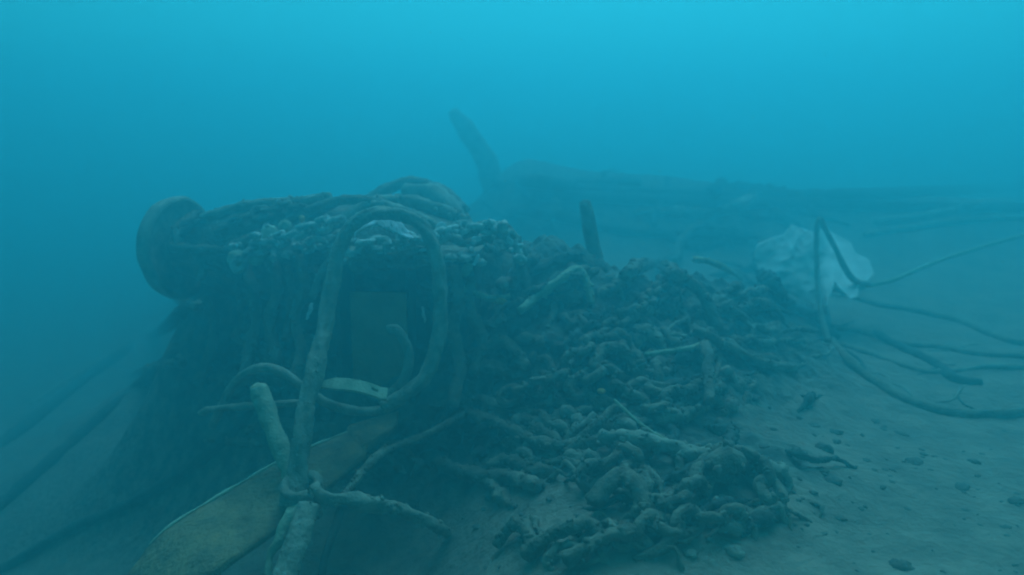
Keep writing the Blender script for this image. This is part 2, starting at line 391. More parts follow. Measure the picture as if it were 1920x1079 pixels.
# lashing knot
_seed[0] += 1
knot = thing('rope_lashing', at(565, 935, 2.94), 'rope lashing knotted where loop, pipe stub and thick pipe meet', 'knot')
cc = at(566, 930, 2.97)
for k, (dx, dz, r) in enumerate([(0, .045, .064), (.004, .018, .066), (.006, -.010, .067), (-.004, -.038, .064), (-.010, -.064, .058)]):
    pts = [cc + np.array([math.cos(t)*r*1.05, math.sin(t)*r, dz + .018*math.sin(t + k)]) for t in np.linspace(0, 2*math.pi*.98, 14)]
    V, Fc = tube_geo(pts, 0.0175, sides=14, strand=.28, twist=.5, lump=.35, fuzz=.25, seed=60 + k); link('turn', V, Fc, 'rope', knot)
rope('lashing_tail', [(*at(*p), w) for *p, w in [(585, 912, 2.92, 1), (605, 932, 2.9, 1.05), (640, 936, 2.9, .9), (668, 940, 2.92, 1.25), (700, 946, 2.93, 1.2), (735, 952, 2.96, 1), (775, 966, 3.0, .95), (815, 986, 3.08, .9), (845, 1002, 3.2, .9), (875, 1012, 3.38, .9)]],
     0.024, 'rope', 'knobbly rope tail running right from the lashing knot', 'rope', lump=.45, tuft=160, fuzz=.3, freq=12, strand=.34, twist=.4, sides=18)
rope('rope_branch', [(*at(*p), w) for *p, w in [(640, 934, 2.93, .8), (662, 908, 3.0, 1), (690, 872, 3.1, 1.0), (722, 846, 3.2, .9), (775, 825, 3.35, .9), (830, 800, 3.5, .9), (880, 770, 3.7, .8)]],
     0.018, 'growth', 'thin rope forking up and right from the tail of lashing', 'rope', lump=.6, tuft=120, fuzz=.3, freq=13)
rope('dangling_rope', [(*at(*p), w) for *p, w in [(560, 948, 2.90, .9), (541, 968, 2.86, 1.3), (531, 992, 2.83, 1.1), (526, 1015, 2.8, 1.3), (508, 1040, 2.78, .8), (500, 1090, 2.72, .8)]],
     0.018, 'rope_pale', 'frayed knobbly rope dangling beside the thick lower pipe', 'rope', lump=.8, freq=16)
rope('leaning_strand', [at(*p) for p in [(640, 955, 2.9), (625, 1000, 2.82), (608, 1050, 2.75), (600, 1100, 2.7)]], 0.016, 'rope_dark', 'dark strand hanging right of the thick lower pipe', 'rope')

# board: long tapering plank on edge, bent near the tip
up = [(205, 1130, 2.42), (250, 1062, 2.5), (310, 993, 2.6), (420, 925, 2.78), (520, 868, 2.96), (640, 815, 3.2), (748, 782, 3.46)]
lo = [(330, 1140, 2.40), (380, 1090, 2.46), (432, 1046, 2.53), (505, 995, 2.68), (590, 925, 2.86), (672, 862, 3.12), (744, 806, 3.42)]
up = [(x, y, Y + .34) for x, y, Y in up]; lo = [(x, y, Y + .14) for x, y, Y in lo]
U = spline([at(*p) for p in up], .03); Lq = spline([at(*p) for p in lo], .03)
n = 90
def resample(S, n):
    s = np.concatenate([[0], np.cumsum(np.linalg.norm(np.diff(S, axis=0), axis=1))]); t = np.linspace(0, s[-1], n)
    return np.stack([np.interp(t, s, S[:, c]) for c in range(3)], 1)
U = resample(U, n); Lq = resample(Lq, n)
V = []; Fc = []; cr = 9
for i in range(n):
    wv = Lq[i] - U[i]; ln = U[min(i+1, n-1)] - U[max(i-1, 0)]; nr = np.cross(ln, wv); nr /= np.linalg.norm(nr)
    if nr[1] < 0: nr = -nr
    tk = 0.032
    for j in range(cr):
        t = j / (cr - 1); e = 0.006 * float(fbm(np.array([[i*.25, j*.9, 2.0]]), 2)[0]) + .005*math.sin(math.pi*t)
        V.append(U[i] + wv*t - nr*e)
    for j in range(cr):
        t = 1 - j / (cr - 1); V.append(U[i] + wv*t + nr*tk)
for i in range(n - 1):
    for j in range(2*cr):
        k = (j+1) % (2*cr); Fc.append((i*2*cr+j, i*2*cr+k, (i+1)*2*cr+k, (i+1)*2*cr+j))
Fc.append(tuple(range(2*cr-1, -1, -1))); Fc.append(tuple(range((n-1)*2*cr, n*2*cr)))
pl = thing('plank', np.array([U[45][0], U[45][1], gz(U[45][0], U[45][1])]), 'long brownish plank lying aslant behind the pipes with a bright upper edge', 'plank')
link('board', V, Fc, 'wood', pl)
k0 = resample(U[14:74], 40)
V, Fc = tube_geo([(*(p - np.array([0, .004, -.002])), .4 + .8*abs(math.sin(q*.37)) * math.sin(math.pi*q/39)**.5) for q, p in enumerate(k0)], 0.0085, sides=8, step=.02, lump=.5, freq=20)
link('lit_edge', V, Fc, 'pale', pl)  # pale strip paints in the light caught along the plank's upper edge

# flat metal bracket with a hole
bo = at(658, 728, 3.28); tipl = at(592, 722, 3.26); tipr = at(726, 738, 3.30)
dx = tipr - tipl; Lb = np.linalg.norm(dx); dx /= Lb; dn = np.cross(dx, [0, 0, 1.0]); dn /= np.linalg.norm(dn); dz = np.cross(dx, dn); dz = dz if dz[2] > 0 else -dz
vv = (dz*.55 + (dn if dn[1] > 0 else -dn)*.83); vv /= np.linalg.norm(vv); nn = np.cross(dx, vv); nn = nn if nn[2] > 0 else -nn
N_, Mw = 40, 13; V = []; ok = {}
def brp(u, v, h):
    arch = .045*math.sin(math.pi*min(u/.9, 1))**.8; half = .030*(0.35 + .65*min(1, u*4))*(1 if u < .9 else 1)
    return tipl + dx*u*Lb + vv*(v*half) + nn*(arch*.75 + h)
for h in (0, -.014):
    for i in range(N_):
        for j in range(Mw): V.append(brp(i/(N_-1), j/(Mw-1)*2-1, h))
Fc = []; NN = N_*Mw
def hole(i, j): return 30 <= i <= 33 and 5 <= j <= 7
quads = {(i, j) for i in range(N_-1) for j in range(Mw-1) if not hole(i, j)}
for (i, j) in quads:
    a = (i*Mw+j, i*Mw+j+1, (i+1)*Mw+j+1, (i+1)*Mw+j); Fc.append(a); Fc.append(tuple(NN+q for q in reversed(a)))
    for (di, dj, e) in ((-1,0,(a[0],a[1])), (1,0,(a[2],a[3])), (0,-1,(a[3],a[0])), (0,1,(a[1],a[2]))):
        if (i+di, j+dj) not in quads: Fc.append((e[1], e[0], NN+e[0], NN+e[1]))
br = link('metal_bracket', V, Fc, 'rope_pale', smooth=False)
tag(br, 'small pale arched metal bracket with one hole beside the rope loop', 'bracket')

# ------------------------------------------------------------------ draped over the drum
def drape(pts, r, label, m='rope', name='draped_rope', cat='rope', group='ropes draped over the drum', **k):
    k.setdefault('lump', .4); k.setdefault('tuft', 90); k.setdefault('fuzz', .25)
    return rope(name, [(*at(p[0], p[1], p[2]), (p[3] if len(p) > 3 else 1)) for p in pts], r, m, label, cat, group, **k)
drape([(520, 430, 4.45), (560, 404, 4.45), (600, 388, 4.45), (645, 376, 4.45), (695, 378, 4.45), (735, 390, 4.42), (770, 408, 4.4), (800, 430, 4.35)], .028, 'dark thick rope arching over the top of the drum', 'growth', tuft=0)
drape([(540, 470, 4.3), (590, 432, 4.35), (640, 415, 4.38), (690, 385, 4.45), (760, 378, 4.5), (830, 395, 4.5), (880, 420, 4.45)], .035, 'rope crossing the drum top below the dark arched rope')
drape([(500, 498, 4.25), (550, 470, 4.25), (600, 462, 4.2), (640, 440, 4.2)], .03, 'rope slanting up to the left limb of the rope loop')
drape([(585, 560, 4.02), (600, 520, 4.02), (618, 490, 4.05), (640, 470, 4.1)], .022, 'short rope behind the left limb of the rope loop')
drape([(640, 492, 3.9, .8), (672, 482, 3.88), (700, 470, 3.88, 1.2), (726, 482, 3.88), (752, 478, 3.88, 1.2), (780, 468, 3.88), (812, 474, 3.88)], .024, 'wavy rope hanging along the top of dark recess', lump=.6)
drape([(655, 497, 3.87), (690, 493, 3.86, .8), (720, 498, 3.86), (748, 492, 3.86, 1.2), (772, 499, 3.86), (800, 490, 3.87)], .018, 'thin wavy rope just over the dark recess', 'growth', lump=.6)
drape([(700, 385, 4.3), (735, 390, 4.25), (790, 410, 4.15), (840, 440, 4.1), (880, 455, 4.05), (930, 440, 4.1), (965, 450, 4.15), (985, 490, 4.2), (990, 540, 4.3)], .028, 'rope running right over the drum end past white scraps')
drape([(870, 440, 4.0), (905, 425, 4.02), (945, 428, 4.05), (968, 455, 4.1), (974, 500, 4.1), (960, 540, 4.05)], .026, 'rope hanging in a hoop over the right end of drum', 'growth')
drape([(850, 500, 3.9), (860, 560, 3.85), (850, 620, 3.8), (862, 680, 3.75), (850, 760, 3.6)], .03, 'rope hanging down right of the tall rope loop', 'growth')
drape([(885, 520, 3.95), (880, 580, 3.9), (905, 640, 3.85), (890, 700, 3.75)], .03, 'second rope hanging down right of the tall rope loop', 'growth')
drape([(850, 535, 3.9), (885, 548, 3.92), (920, 560, 3.95), (955, 556, 4.0)], .016, 'thin slack line below the hoop at the drum end', 'rope_pale')
drape([(455, 480, 4.35), (470, 530, 4.25), (480, 590, 4.15), (470, 650, 4.05), (455, 720, 3.95)], .03, 'rope hanging down the drum face nearest the flange', 'growth')
drape([(510, 490, 4.22), (520, 545, 4.12), (505, 610, 4.05), (520, 680, 3.95)], .03, 'rope hanging down the middle of the drum face', 'growth')
drape([(560, 480, 4.15), (570, 540, 4.05), (552, 600, 4.0), (565, 660, 3.9), (550, 720, 3.8)], .028, 'rope hanging down the drum face by the loop', 'growth')
drape([(540, 500, 4.18), (548, 560, 4.1), (535, 640, 4.0)], .022, 'thin rope between two hanging ropes on drum face', 'growth')
drape([(420, 450, 4.6), (450, 420, 4.62), (485, 395, 4.66), (520, 385, 4.7)], .04, 'pale green rope over the drum beside the flange', 'growth')
drape([(670, 392, 5.4), (712, 362, 5.5), (750, 346, 5.6), (790, 345, 5.6), (835, 362, 5.5), (870, 396, 5.3)], .042, 'dark hump of rope standing behind the drum', 'growth', lump=.3, tuft=0)
drape([(760, 360, 5.4), (810, 362, 5.3), (845, 385, 5.1), (860, 410, 5.0)], .055, 'thick rope sloping down right behind the drum', 'rope', tuft=0)

V, Fc = tube_geo([(*at(476, 495, 4.22), .75), (*at(486, 472, 4.24), .9), (*at(500, 448, 4.26), 1), (*at(510, 428, 4.28), 1.0)], 0.047, sides=16, lump=.2, seed=31)
tag(link('pale_stump', V, Fc, 'pale'), 'short pale stump sticking up from the drum top near the flange', 'stump')
V, Fc = blob_geo(at(447, 487, 4.3), .06, .05, .05, seed=8); tag(link('pale_sponge', V, Fc, 'rope_pale'), 'pale rounded lump growing left of the pale stump', 'sponge')
V, Fc = blob_geo(at(535, 425, 4.3), .035, .03, .035, seed=9); tag(link('pale_sponge', V, Fc, 'rope_pale'), 'small pale lump growing right of the pale stump', 'sponge')
V, Fc = blob_geo(at(566, 411, 4.28), .016, .014, .02, seed=10); tag(link('orange_sponge', V, Fc, 'orange'), 'small orange sponge on ropes left of the tall loop', 'sponge')
V, Fc = blob_geo(at(938, 565, 3.95), .035, .02, .016, seed=11); tag(link('orange_sponge', V, Fc, 'orange'), 'orange brown sponge below the hoop at drum end', 'sponge')
V, Fc = blob_geo(at(1128, 734, 3.42), .02, .016, .012, seed=12); tag(link('orange_sponge', V, Fc, 'orange'), 'tiny orange sponge on the lumpy rope in front of heap', 'sponge')

def chain(pts, wire, ll, label, group, m='growth', free=False):
    _seed[0] += 1; sd_ = _seed[0]
    P = [at(*p) if free else on(p[0], p[1], wire*.9 + .6*(p[2] if len(p) > 2 else 0)) for p in pts]
    S = spline(P, .01); s = np.concatenate([[0], np.cumsum(np.linalg.norm(np.diff(S, axis=0), axis=1))])
    pitch = ll - 2.3*wire; n = max(2, int(s[-1] / pitch)); geo = []
    for i in range(n):
        c = np.array([np.interp((i + .5)*pitch, s, S[:, q]) for q in range(3)]); c2 = np.array([np.interp((i + 1.0)*pitch, s, S[:, q]) for q in range(3)]); c0 = np.array([np.interp(i*pitch, s, S[:, q]) for q in range(3)])
        t = c2 - c0; t /= np.linalg.norm(t) + 1e-9; u = np.cross(t, [0, 0, 1.0]); u /= np.linalg.norm(u); w = np.cross(u, t)
        a = (.35 if i % 2 else 1.85) + .4*math.sin(sd_ + i*1.7); sd = u*math.cos(a) + w*math.sin(a)
        hl = ll/2 - wire; hw = ll*.33 - wire*.4
        ring = [c + t*(hl*math.copysign(abs(math.cos(x))**.7, math.cos(x))) + sd*hw*math.copysign(abs(math.sin(x))**.8, math.sin(x)) for x in np.linspace(0, 2*math.pi, 15)]
        g = tube_geo(ring, wire, sides=10, step=wire*.6, lump=.5, freq=14, fuzz=.3, seed=sd_ + i, cap=True)
        geo.append(tufts(*g, wire, 120, plen(ring), 10, sd_*31 + i))
    V, Fc = merge(geo)
    return tag(link('encrusted_chain', V, Fc, m), label, 'chain', group)
G_ = 'pale encrusted chains on the drum'
chain([(440, 505, 4.2), (470, 470, 4.2), (505, 460, 4.18), (545, 440, 4.15), (590, 428, 4.1), (640, 410, 4.05)], .017, .11, 'pale encrusted chain running from the pale stump up to the loop top', G_, 'pale_growth', True)
chain([(650, 470, 3.84), (690, 455, 3.84), (730, 462, 3.82), (770, 450, 3.82), (815, 458, 3.84)], .018, .11, 'pale encrusted chain across the drum inside the top of the loop', G_, 'pale_growth', True)
chain([(815, 450, 3.95), (850, 430, 3.98), (890, 425, 4.0), (935, 432, 4.0), (965, 455, 4.0), (978, 495, 4.0)], .016, .10, 'pale encrusted chain right of the loop on the drum end', G_, 'pale_growth', True)
chain([(660, 500, 3.82), (700, 488, 3.82), (745, 497, 3.82), (790, 486, 3.82), (818, 495, 3.82)], .015, .10, 'dull encrusted chain along the upper edge of the dark recess', G_, 'growth', True)
chain([(392, 452, 4.52), (430, 428, 4.5), (470, 405, 4.5), (520, 396, 4.48), (580, 388, 4.46)], .019, .12, 'encrusted chain along the drum top close to the flange', G_, 'growth', True)
chain([(385, 490, 4.48), (420, 500, 4.44), (450, 530, 4.4), (462, 590, 4.34), (450, 650, 4.25)], .019, .12, 'encrusted chain hanging from the drum beside the flange', G_, 'growth', True)
chain([(400, 425, 4.56), (450, 455, 4.48), (520, 455, 4.36), (570, 462, 4.2), (610, 450, 4.1)], .018, .115, 'pale encrusted chain slanting across the drum side by the flange', G_, 'pale_growth', True)
drape([(378, 410, 4.6), (420, 398, 4.6), (470, 385, 4.58), (540, 380, 4.55), (620, 372, 4.5)], .03, 'thick rope along the upper edge of the drum from flange', 'rope')
drape([(375, 520, 4.5), (410, 470, 4.5), (450, 440, 4.5), (500, 410, 4.5), (560, 400, 4.48)], .026, 'rope rising over the drum from below the flange', 'rope')
drape([(380, 560, 4.5), (400, 600, 4.45), (395, 660, 4.38), (370, 720, 4.3)], .03, 'rope hanging below the flange in the dark', 'growth')
rg = random.Random(5)
for q in range(34):
    px = rg.uniform(430, 985); py = 455 + rg.uniform(-32, 40) - (18 if 640 < px < 800 else 0); Yq = 4.22 - .32*min(1, max(0, (px - 430)/250)) + rg.uniform(-.05, .02); w_ = rg.uniform(.012, .034)
    V, Fc = blob_geo(at(px, py, Yq), w_, w_*.8, w_*rg.uniform(.5, 1), n=8, amp=.7, freq=2, seed=100 + q, rot=q)
    tag(link('pale_sponge', V, Fc, 'pale_growth'), 'small pale lump of growth on the ropes over the drum top', 'sponge', 'pale lumps of growth on the drum')

# torn white sheet below the loop's top and loose scraps
def sheet_geo(P0, nu, nv, seed, tear=0.0, thick=0.006, amp=.02, fr=6.0):
    """P0: function (u,v)->point; crumpled sheet with thickness and ragged rim"""
    G = np.array([[P0(u, v) for v in np.linspace(0, 1, nv)] for u in np.linspace(0, 1, nu)])
    q = G.reshape(-1, 3)
    off = amp * np.stack([fbm(q*fr + seed, 3), fbm(q*fr + seed + 31, 3), fbm(q*fr + seed + 57, 3)], 1)
    G = (q + off).reshape(nu, nv, 3)
    nrm = np.cross(np.gradient(G, axis=0), np.gradient(G, axis=1)); nrm /= np.linalg.norm(nrm, axis=2)[:, :, None] + 1e-9
    H = G + nrm * thick; V = np.vstack([G.reshape(-1, 3), H.reshape(-1, 3)]); NN = nu*nv; Fc = []
    for i in range(nu-1):
        for j in range(nv-1):
            a = (i*nv+j, i*nv+j+1, (i+1)*nv+j+1, (i+1)*nv+j); Fc += [a, tuple(NN+k for k in reversed(a))]
    rim = [i*nv for i in range(nu)] + [(nu-1)*nv + j for j in range(1, nv)] + [i*nv + nv-1 for i in range(nu-2, -1, -1)] + [j for j in range(nv-2, 0, -1)]
    for i in range(len(rim)):
        a, b = rim[i], rim[(i+1) % len(rim)]; Fc.append((a, b, NN+b, NN+a))
    return V.tolist(), Fc
arc_o = spline([at(*p) for p in [(662, 440, 3.66), (676, 414, 3.68), (702, 402, 3.68), (730, 406, 3.68), (755, 420, 3.68), (778, 444, 3.66)]], .01)
def torn(u, v):
    a = arc_o[int(u*(len(arc_o)-1))]; wd = .10*math.sin(math.pi*min(.98, max(.06, u)))**.5
    return a + np.array([-.0, -.05, -1])*v*wd*(.55) + np.array([0, -1, 0])*v*wd*.5
V, Fc = sheet_geo(torn, 46, 9, 2.2, amp=.018, fr=11); tag(link('torn_sheet', V, Fc, 'white'), 'torn white sheet curled under the top of the rope loop', 'plastic sheet')
def scrap(px, py, Y, sx, sz, tilt, seed, label, m='white'):
    c = at(px, py, Y); ct, st = math.cos(tilt), math.sin(tilt)
    ex = np.array([ct, .25, st]); ez = np.array([-st, -.35, ct])
    def f(u, v):
        w = (.5 + .5*math.sin(math.pi*u))
        return c + ex*(u-.5)*sx + ez*(v-.5)*sz*w
    V, Fc = sheet_geo(f, 14, 8, seed, amp=.016, fr=22, thick=.004)
    return tag(link('plastic_scrap', V, Fc, m), label, 'plastic scrap', 'pale plastic scraps caught on the drum')
scrap(828, 428, 4.0, .05, .06, .5, 1, 'white scrap right beside the top of the rope loop')
scrap(842, 442, 3.98, .035, .025, -.2, 2, 'small bright scrap just below another by the loop top')
scrap(794, 470, 3.84, .055, .022, .4, 3, 'white scrap at the right end of the dark recess top')
scrap(893, 446, 3.95, .04, .018, .1, 4, 'small white scrap at the left of the hoop at drum end')
scrap(893, 487, 3.9, .055, .022, 1.1, 5, 'pale upright scrap hanging inside the hoop at drum end')
scrap(958, 455, 3.98, .075, .03, -1.15, 6, 'long pale scrap draped on the right of the hoop')
scrap(925, 424, 4.0, .05, .014, .05, 7, 'thin white scrap lying on top of the hoop')
scrap(703, 452, 3.95, .05, .05, .6, 8, 'pale bluish scrap inside the loop under the torn sheet')
scrap(795, 590, 3.72, .075, .014, -1.35, 9, 'narrow pale strip hanging at the right edge of the recess')
scrap(580, 583, 3.6, .075, .014, 1.15, 10, 'narrow pale strip hanging left of the loop')
scrap(875, 505, 3.9, .07, .05, 1.0, 11, 'dull pale scrap right of the loop near its middle', 'rope_pale')
scrap(1185, 598, 3.95, .05, .012, .15, 12, 'thin white strip on the heap right of centre', 'white')
scrap(1200, 603, 3.95, .07, .045, .9, 13, 'crumpled pale scrap beside the thin white strip', 'rope_pale')

# ------------------------------------------------------------------ posts
def post(name, pts, r, m, label, **k):
    V, Fc = tube_geo(pts, r, sides=18, step=.04, lump=.22, freq=6, fuzz=.1, seed=len(name), **k)
    return tag(link(name, V, Fc, m), label, 'post')
g = on(1128, 530)
post('leaning_post', [(*at(1096, 378, 4.6), .75), (*at(1101, 400, 4.59), 1.0), (*at(1110, 450, 4.57), 1.02), (*at(1120, 500, 4.54), 1.2), (*at(1130, 560, 4.48), 1.3)], .040, 'growth', 'short dark post leaning left and standing on the middle heap')
far = [(*at(848, 208, 10.2), .6), (*at(862, 228, 10.2), 1), (*at(884, 258, 10.2), 1.2), (*at(906, 292, 10.2), 1.3), (*at(925, 345, 10.2), 1.5), (*at(938, 390, 10.2), 1.6), (*at(948, 430, 10.2), 1.6)]
post('distant_post', far, .105, 'rope', 'dim dark post slanting up out of the far heap')  # paler colour stands in for extra haze over the far post

# ------------------------------------------------------------------ pale sack with a rope over it
out = [(1413, 482), (1420, 458), (1446, 446), (1470, 440), (1484, 421), (1500, 427), (1528, 436), (1548, 428), (1573, 443), (1598, 456), (1606, 476), (1630, 487), (1641, 515), (1628, 527), (1608, 532), (1613, 546), (1611, 560), (1599, 563), (1586, 549), (1572, 541), (1558, 556), (1547, 578), (1532, 572), (1508, 566), (1478, 548), (1446, 528), (1424, 508)]
pk = np.array([1532., 430.]); cx, cy = 1524., 492.
Ro = np.array([[x - cx, y - cy] for x, y in out], float)
per = np.concatenate([[0], np.cumsum(np.linalg.norm(np.diff(np.vstack([Ro, Ro[:1]]), axis=0), axis=1))])
n1, n2 = 190, 44; ts = np.linspace(0, per[-1], n1, endpoint=False)
Rc = np.vstack([Ro, Ro[:1]]); rim = np.stack([np.interp(ts, per, Rc[:, 0]), np.interp(ts, per, Rc[:, 1])], 1)
V = []; Fc = []
for i in range(n2 * 2):
    front = i < n2; k = (i + .5) / n2 if front else (2*n2 - i - .5) / n2
    k = min(1, k * 1.01)
    XY = np.array([cx, cy]) + rim * k; dv = XY - pk; rd = np.hypot(dv[:, 0], dv[:, 1]); th_ = np.arctan2(dv[:, 0], dv[:, 1] + 30)
    Q = np.stack([th_*3.1, rd*.004, np.full(n1, 2.7)], 1)
    fold = .07*(np.abs(pnoise(Q)) - .18)*np.clip(rd/70, .15, 1) + .09*np.abs(fbm(np.stack([XY[:, 0]*.016, XY[:, 1]*.016, np.full(n1, 1.3)], 1), 3))
    body = .05*(1 - k**3)
    for q in range(n1):
        p = at(XY[q, 0], XY[q, 1], 6.0 + (cy - XY[q, 1])*(.0032 + .0050*float(sstep(1530, 1556, XY[q, 0]))))
        V.append(p + np.array([0, fold[q] - (body if front else -body*.6) + (0 if front else .008), 0]))
for i in range(2*n2 - 1):
    for j in range(n1):
        k = (j+1) % n1; Fc.append((i*n1+j, i*n1+k, (i+1)*n1+k, (i+1)*n1+j))
Fc.append(tuple(range(n1-1, -1, -1))); Fc.append(tuple(range((2*n2-1)*n1, 2*n2*n1)))
tag(link('sack', V, Fc, 'bag'), 'large pale crumpled sack lying behind the heap with dark ropes across it', 'sack')
rope('peaked_rope', [(*at(*p), w) for *p, w in [(1552, 640, 5.2, 1.2), (1540, 590, 5.35, 1), (1533, 540, 5.5, .9), (1531, 490, 5.6, .85), (1531, 440, 5.68, .9), (1536, 412, 5.7, 1.2), (1546, 428, 5.7, 1), (1566, 466, 5.66, 1), (1584, 502, 5.64, 1.1), (1602, 526, 5.65, 1.15), (1632, 534, 5.72, .9)]],
     .019, 'rope', 'dark rope rising to a sharp peak in front of the pale sack', 'rope', strand=.05)
rope('light_line', [at(*p) for p in [(1625, 536, 5.75), (1672, 526, 5.9), (1720, 506, 6.1), (1765, 488, 6.3), (1820, 470, 6.5), (1870, 455, 6.7), (1960, 430, 7.1)]], .017, 'rope_pale', 'thin light line rising right from beside the pale sack', 'line')

# ------------------------------------------------------------------ ropes lying on the seabed to the right
def lay(pts, r, m, label, name='seabed_rope', group='ropes lying on the seabed', cat='rope', **k):
    P = [(*on(p[0], p[1], r*.45 + (p[2] if len(p) > 2 else 0)), (p[3] if len(p) > 3 else 1)) for p in pts]
    return rope(name, P, r, m, label, cat, group, **k)
lay([(1545, 600, .08), (1560, 640), (1585, 672), (1620, 705), (1665, 735), (1715, 760), (1780, 778), (1850, 781), (1940, 778)], .026, 'growth', 'thick dark rope curving from below the sack to the right', lump=.2)
lay([(1600, 560), (1650, 575), (1700, 582), (1760, 596), (1800, 606), (1850, 628), (1900, 645), (1960, 655)], .026, 'growth', 'dark rope running right below the thin light line', lump=.25)
lay([(1560, 620), (1610, 625), (1660, 640), (1710, 650), (1770, 655), (1840, 668), (1950, 672)], .02, 'growth', 'dark rope lying just above the thick curving rope', lump=.3)
lay([(1580, 650), (1640, 668), (1700, 690), (1740, 700), (1800, 697), (1860, 690), (1950, 694)], .018, 'rope', 'brown rope nearest above the thick curving rope', lump=.3)
lay([(1640, 628), (1700, 660), (1760, 690), (1790, 715), (1840, 722)], .03, 'rope_dark', 'short dark rope end between the curving ropes', lump=.4)
lay([(1640, 420), (1720, 412), (1790, 398), (1850, 385), (1950, 380)], .05, 'rope', 'faint rope rising right beyond the sack', lump=.3)
lay([(1000, 372), (1150, 378), (1300, 384), (1420, 388), (1560, 390), (1700, 394), (1950, 400)], .075, 'rope_dark', 'long dark hawser stretched across the far seabed', lump=.2)
lay([(930, 352), (1060, 360), (1200, 366), (1350, 372), (1500, 372), (1700, 366), (1960, 350)], .07, 'rope_dark', 'long faint hawser beyond the dark one', lump=.2)
lay([(880, 385), (960, 398), (1040, 410), (1100, 425), (1180, 440), (1280, 445), (1400, 452)], .06, 'rope_dark', 'dark hawser curving behind the leaning post', lump=.2)
lay([(900, 330), (980, 345), (1080, 352), (1200, 350)], .08, 'rope_dark', 'thick dim hawser at the foot of distant post', lump=.2)
lay([(1620, 445), (1700, 432), (1800, 418), (1950, 410)], .04, 'rope', 'thin faint rope right of the sack top', lump=.3)
# left slope
lay([(350, 592), (290, 632), (220, 672), (150, 722), (80, 778), (10, 832), (-60, 880)], .055, 'rope_dark', 'uppermost dark hawser running down the left slope', group='hawsers on the left slope', lump=.25)
lay([(330, 672), (270, 720), (200, 778), (140, 830), (70, 892), (0, 955), (-60, 1000)], .045, 'rope_dark', 'middle dark hawser on the left slope', group='hawsers on the left slope', lump=.25)
lay([(470, 775), (410, 842), (330, 900), (240, 952), (150, 990), (80, 1028), (0, 1075), (-60, 1110)], .034, 'rope_dark', 'lowest dark hawser on the left slope nearest the plank', group='hawsers on the left slope', lump=.25)
lay([(300, 600), (230, 650), (150, 700), (60, 760)], .028, 'rope', 'thin rope beside the uppermost hawser on slope', group='hawsers on the left slope', lump=.3)

# ------------------------------------------------------------------ hand traced strands of the middle heap
LATER_CHAINS = []
def strand(pts, r, label, m='growth', name='encrusted_rope', group='encrusted ropes on the middle heap', **k):
    k.setdefault('lump', .7); k.setdefault('freq', 12); k.setdefault('fuzz', .28); k.setdefault('sides', 16); k.setdefault('tuft', 110)
    return lay(pts, r, m, label, name, group, 'rope', **k)
LATER_CHAINS.append(([(862, 690, .05), (890, 655, .06), (920, 632, .07), (950, 608, .08), (985, 590, .09), (1010, 572, .1), (1040, 560, .1), (1080, 545, .1), (1120, 532, .08)], 0.018, 0.12, 'long encrusted chain climbing from the drum to the leaning post', 'encrusted chains on the middle heap'))
strand([(975, 620, .09), (1000, 602, .1), (1028, 585, .11), (1055, 568, .12), (1080, 552, .12), (1098, 556, .08), (1110, 580, .02)], .021, 'thin pale rope arching over the left of the heap', 'rope_pale', lump=.3)
strand([(870, 715, .05), (900, 690, .06), (940, 672, .07), (965, 690, .07), (985, 715, .05)], .03, 'encrusted rope kinked below the climbing rope')
LATER_CHAINS.append(([(940, 770, .08), (965, 772, .1), (990, 760, .1), (1020, 758, .1), (1045, 742, .12), (1070, 735, .1)], 0.021, 0.14, 'encrusted chain at the left front of the middle heap', 'encrusted chains on the middle heap'))
LATER_CHAINS.append(([(1070, 760, .08), (1095, 748, .1), (1122, 732, .13), (1150, 745, .1), (1178, 768, .08), (1205, 760, .1), (1240, 762, .1), (1265, 778, .08)], 0.021, 0.14, 'encrusted chain zigzagging across the front of the middle heap', 'encrusted chains on the middle heap'))
LATER_CHAINS.append(([(1170, 775, .07), (1210, 788, .08), (1250, 785, .09), (1280, 768, .1), (1320, 762, .1), (1345, 745, .08)], 0.021, 0.14, 'encrusted chain at the right front of the middle heap', 'encrusted chains on the middle heap'))
LATER_CHAINS.append(([(1060, 705, .06), (1090, 690, .1), (1130, 668, .13), (1165, 672, .12), (1188, 700, .08), (1200, 725, .04)], 0.018, 0.12, 'encrusted chain arched over the centre of the middle heap', 'encrusted chains on the middle heap'))
strand([(1110, 720, .06), (1130, 702, .1), (1155, 696, .1), (1178, 706, .08), (1200, 730, .05)], .028, 'smaller arched rope in front of the centre arch')
LATER_CHAINS.append(([(1090, 668, .06), (1130, 650, .09), (1165, 628, .1), (1200, 605, .1), (1230, 570, .1), (1250, 535, .08)], 0.016, 0.11, 'encrusted chain climbing the right half of the middle heap', 'encrusted chains on the middle heap'))
strand([(1130, 590, .08), (1165, 570, .1), (1190, 540, .1), (1230, 515, .1), (1275, 500, .08)], .034, 'rope over the crest right of the leaning post')
strand([(1240, 520, .1), (1255, 545, .1), (1280, 565, .1), (1310, 580, .08), (1335, 610, .05), (1352, 640, .03)], .036, 'rope falling down the right flank of heap')
strand([(1300, 520, .1), (1340, 528, .1), (1390, 540, .08)], .017, 'thin pale stick on the crest before the sack', 'rope_pale', 'stick', lump=.2, strand=0)
strand([(1265, 505, .06), (1275, 475, .1), (1300, 455, .13), (1330, 450, .13), (1380, 455, .1), (1420, 460, .06)], .04, 'arched rope just left of the sack')
strand([(1418, 490, .06), (1425, 530, .1), (1445, 565, .08), (1480, 590, .05), (1530, 610, .05), (1560, 640, .02)], .04, 'dark rope below the left edge of sack', 'rope_dark')
strand([(1320, 670, .05), (1322, 710, .12), (1326, 760, .15), (1328, 800, .1)], .026, 'rope standing upright at the right of heap')
strand([(1300, 650, .08), (1330, 665, .08), (1380, 680, .05), (1440, 695, .02), (1490, 700, .02)], .024, 'rope trailing right from the heap')
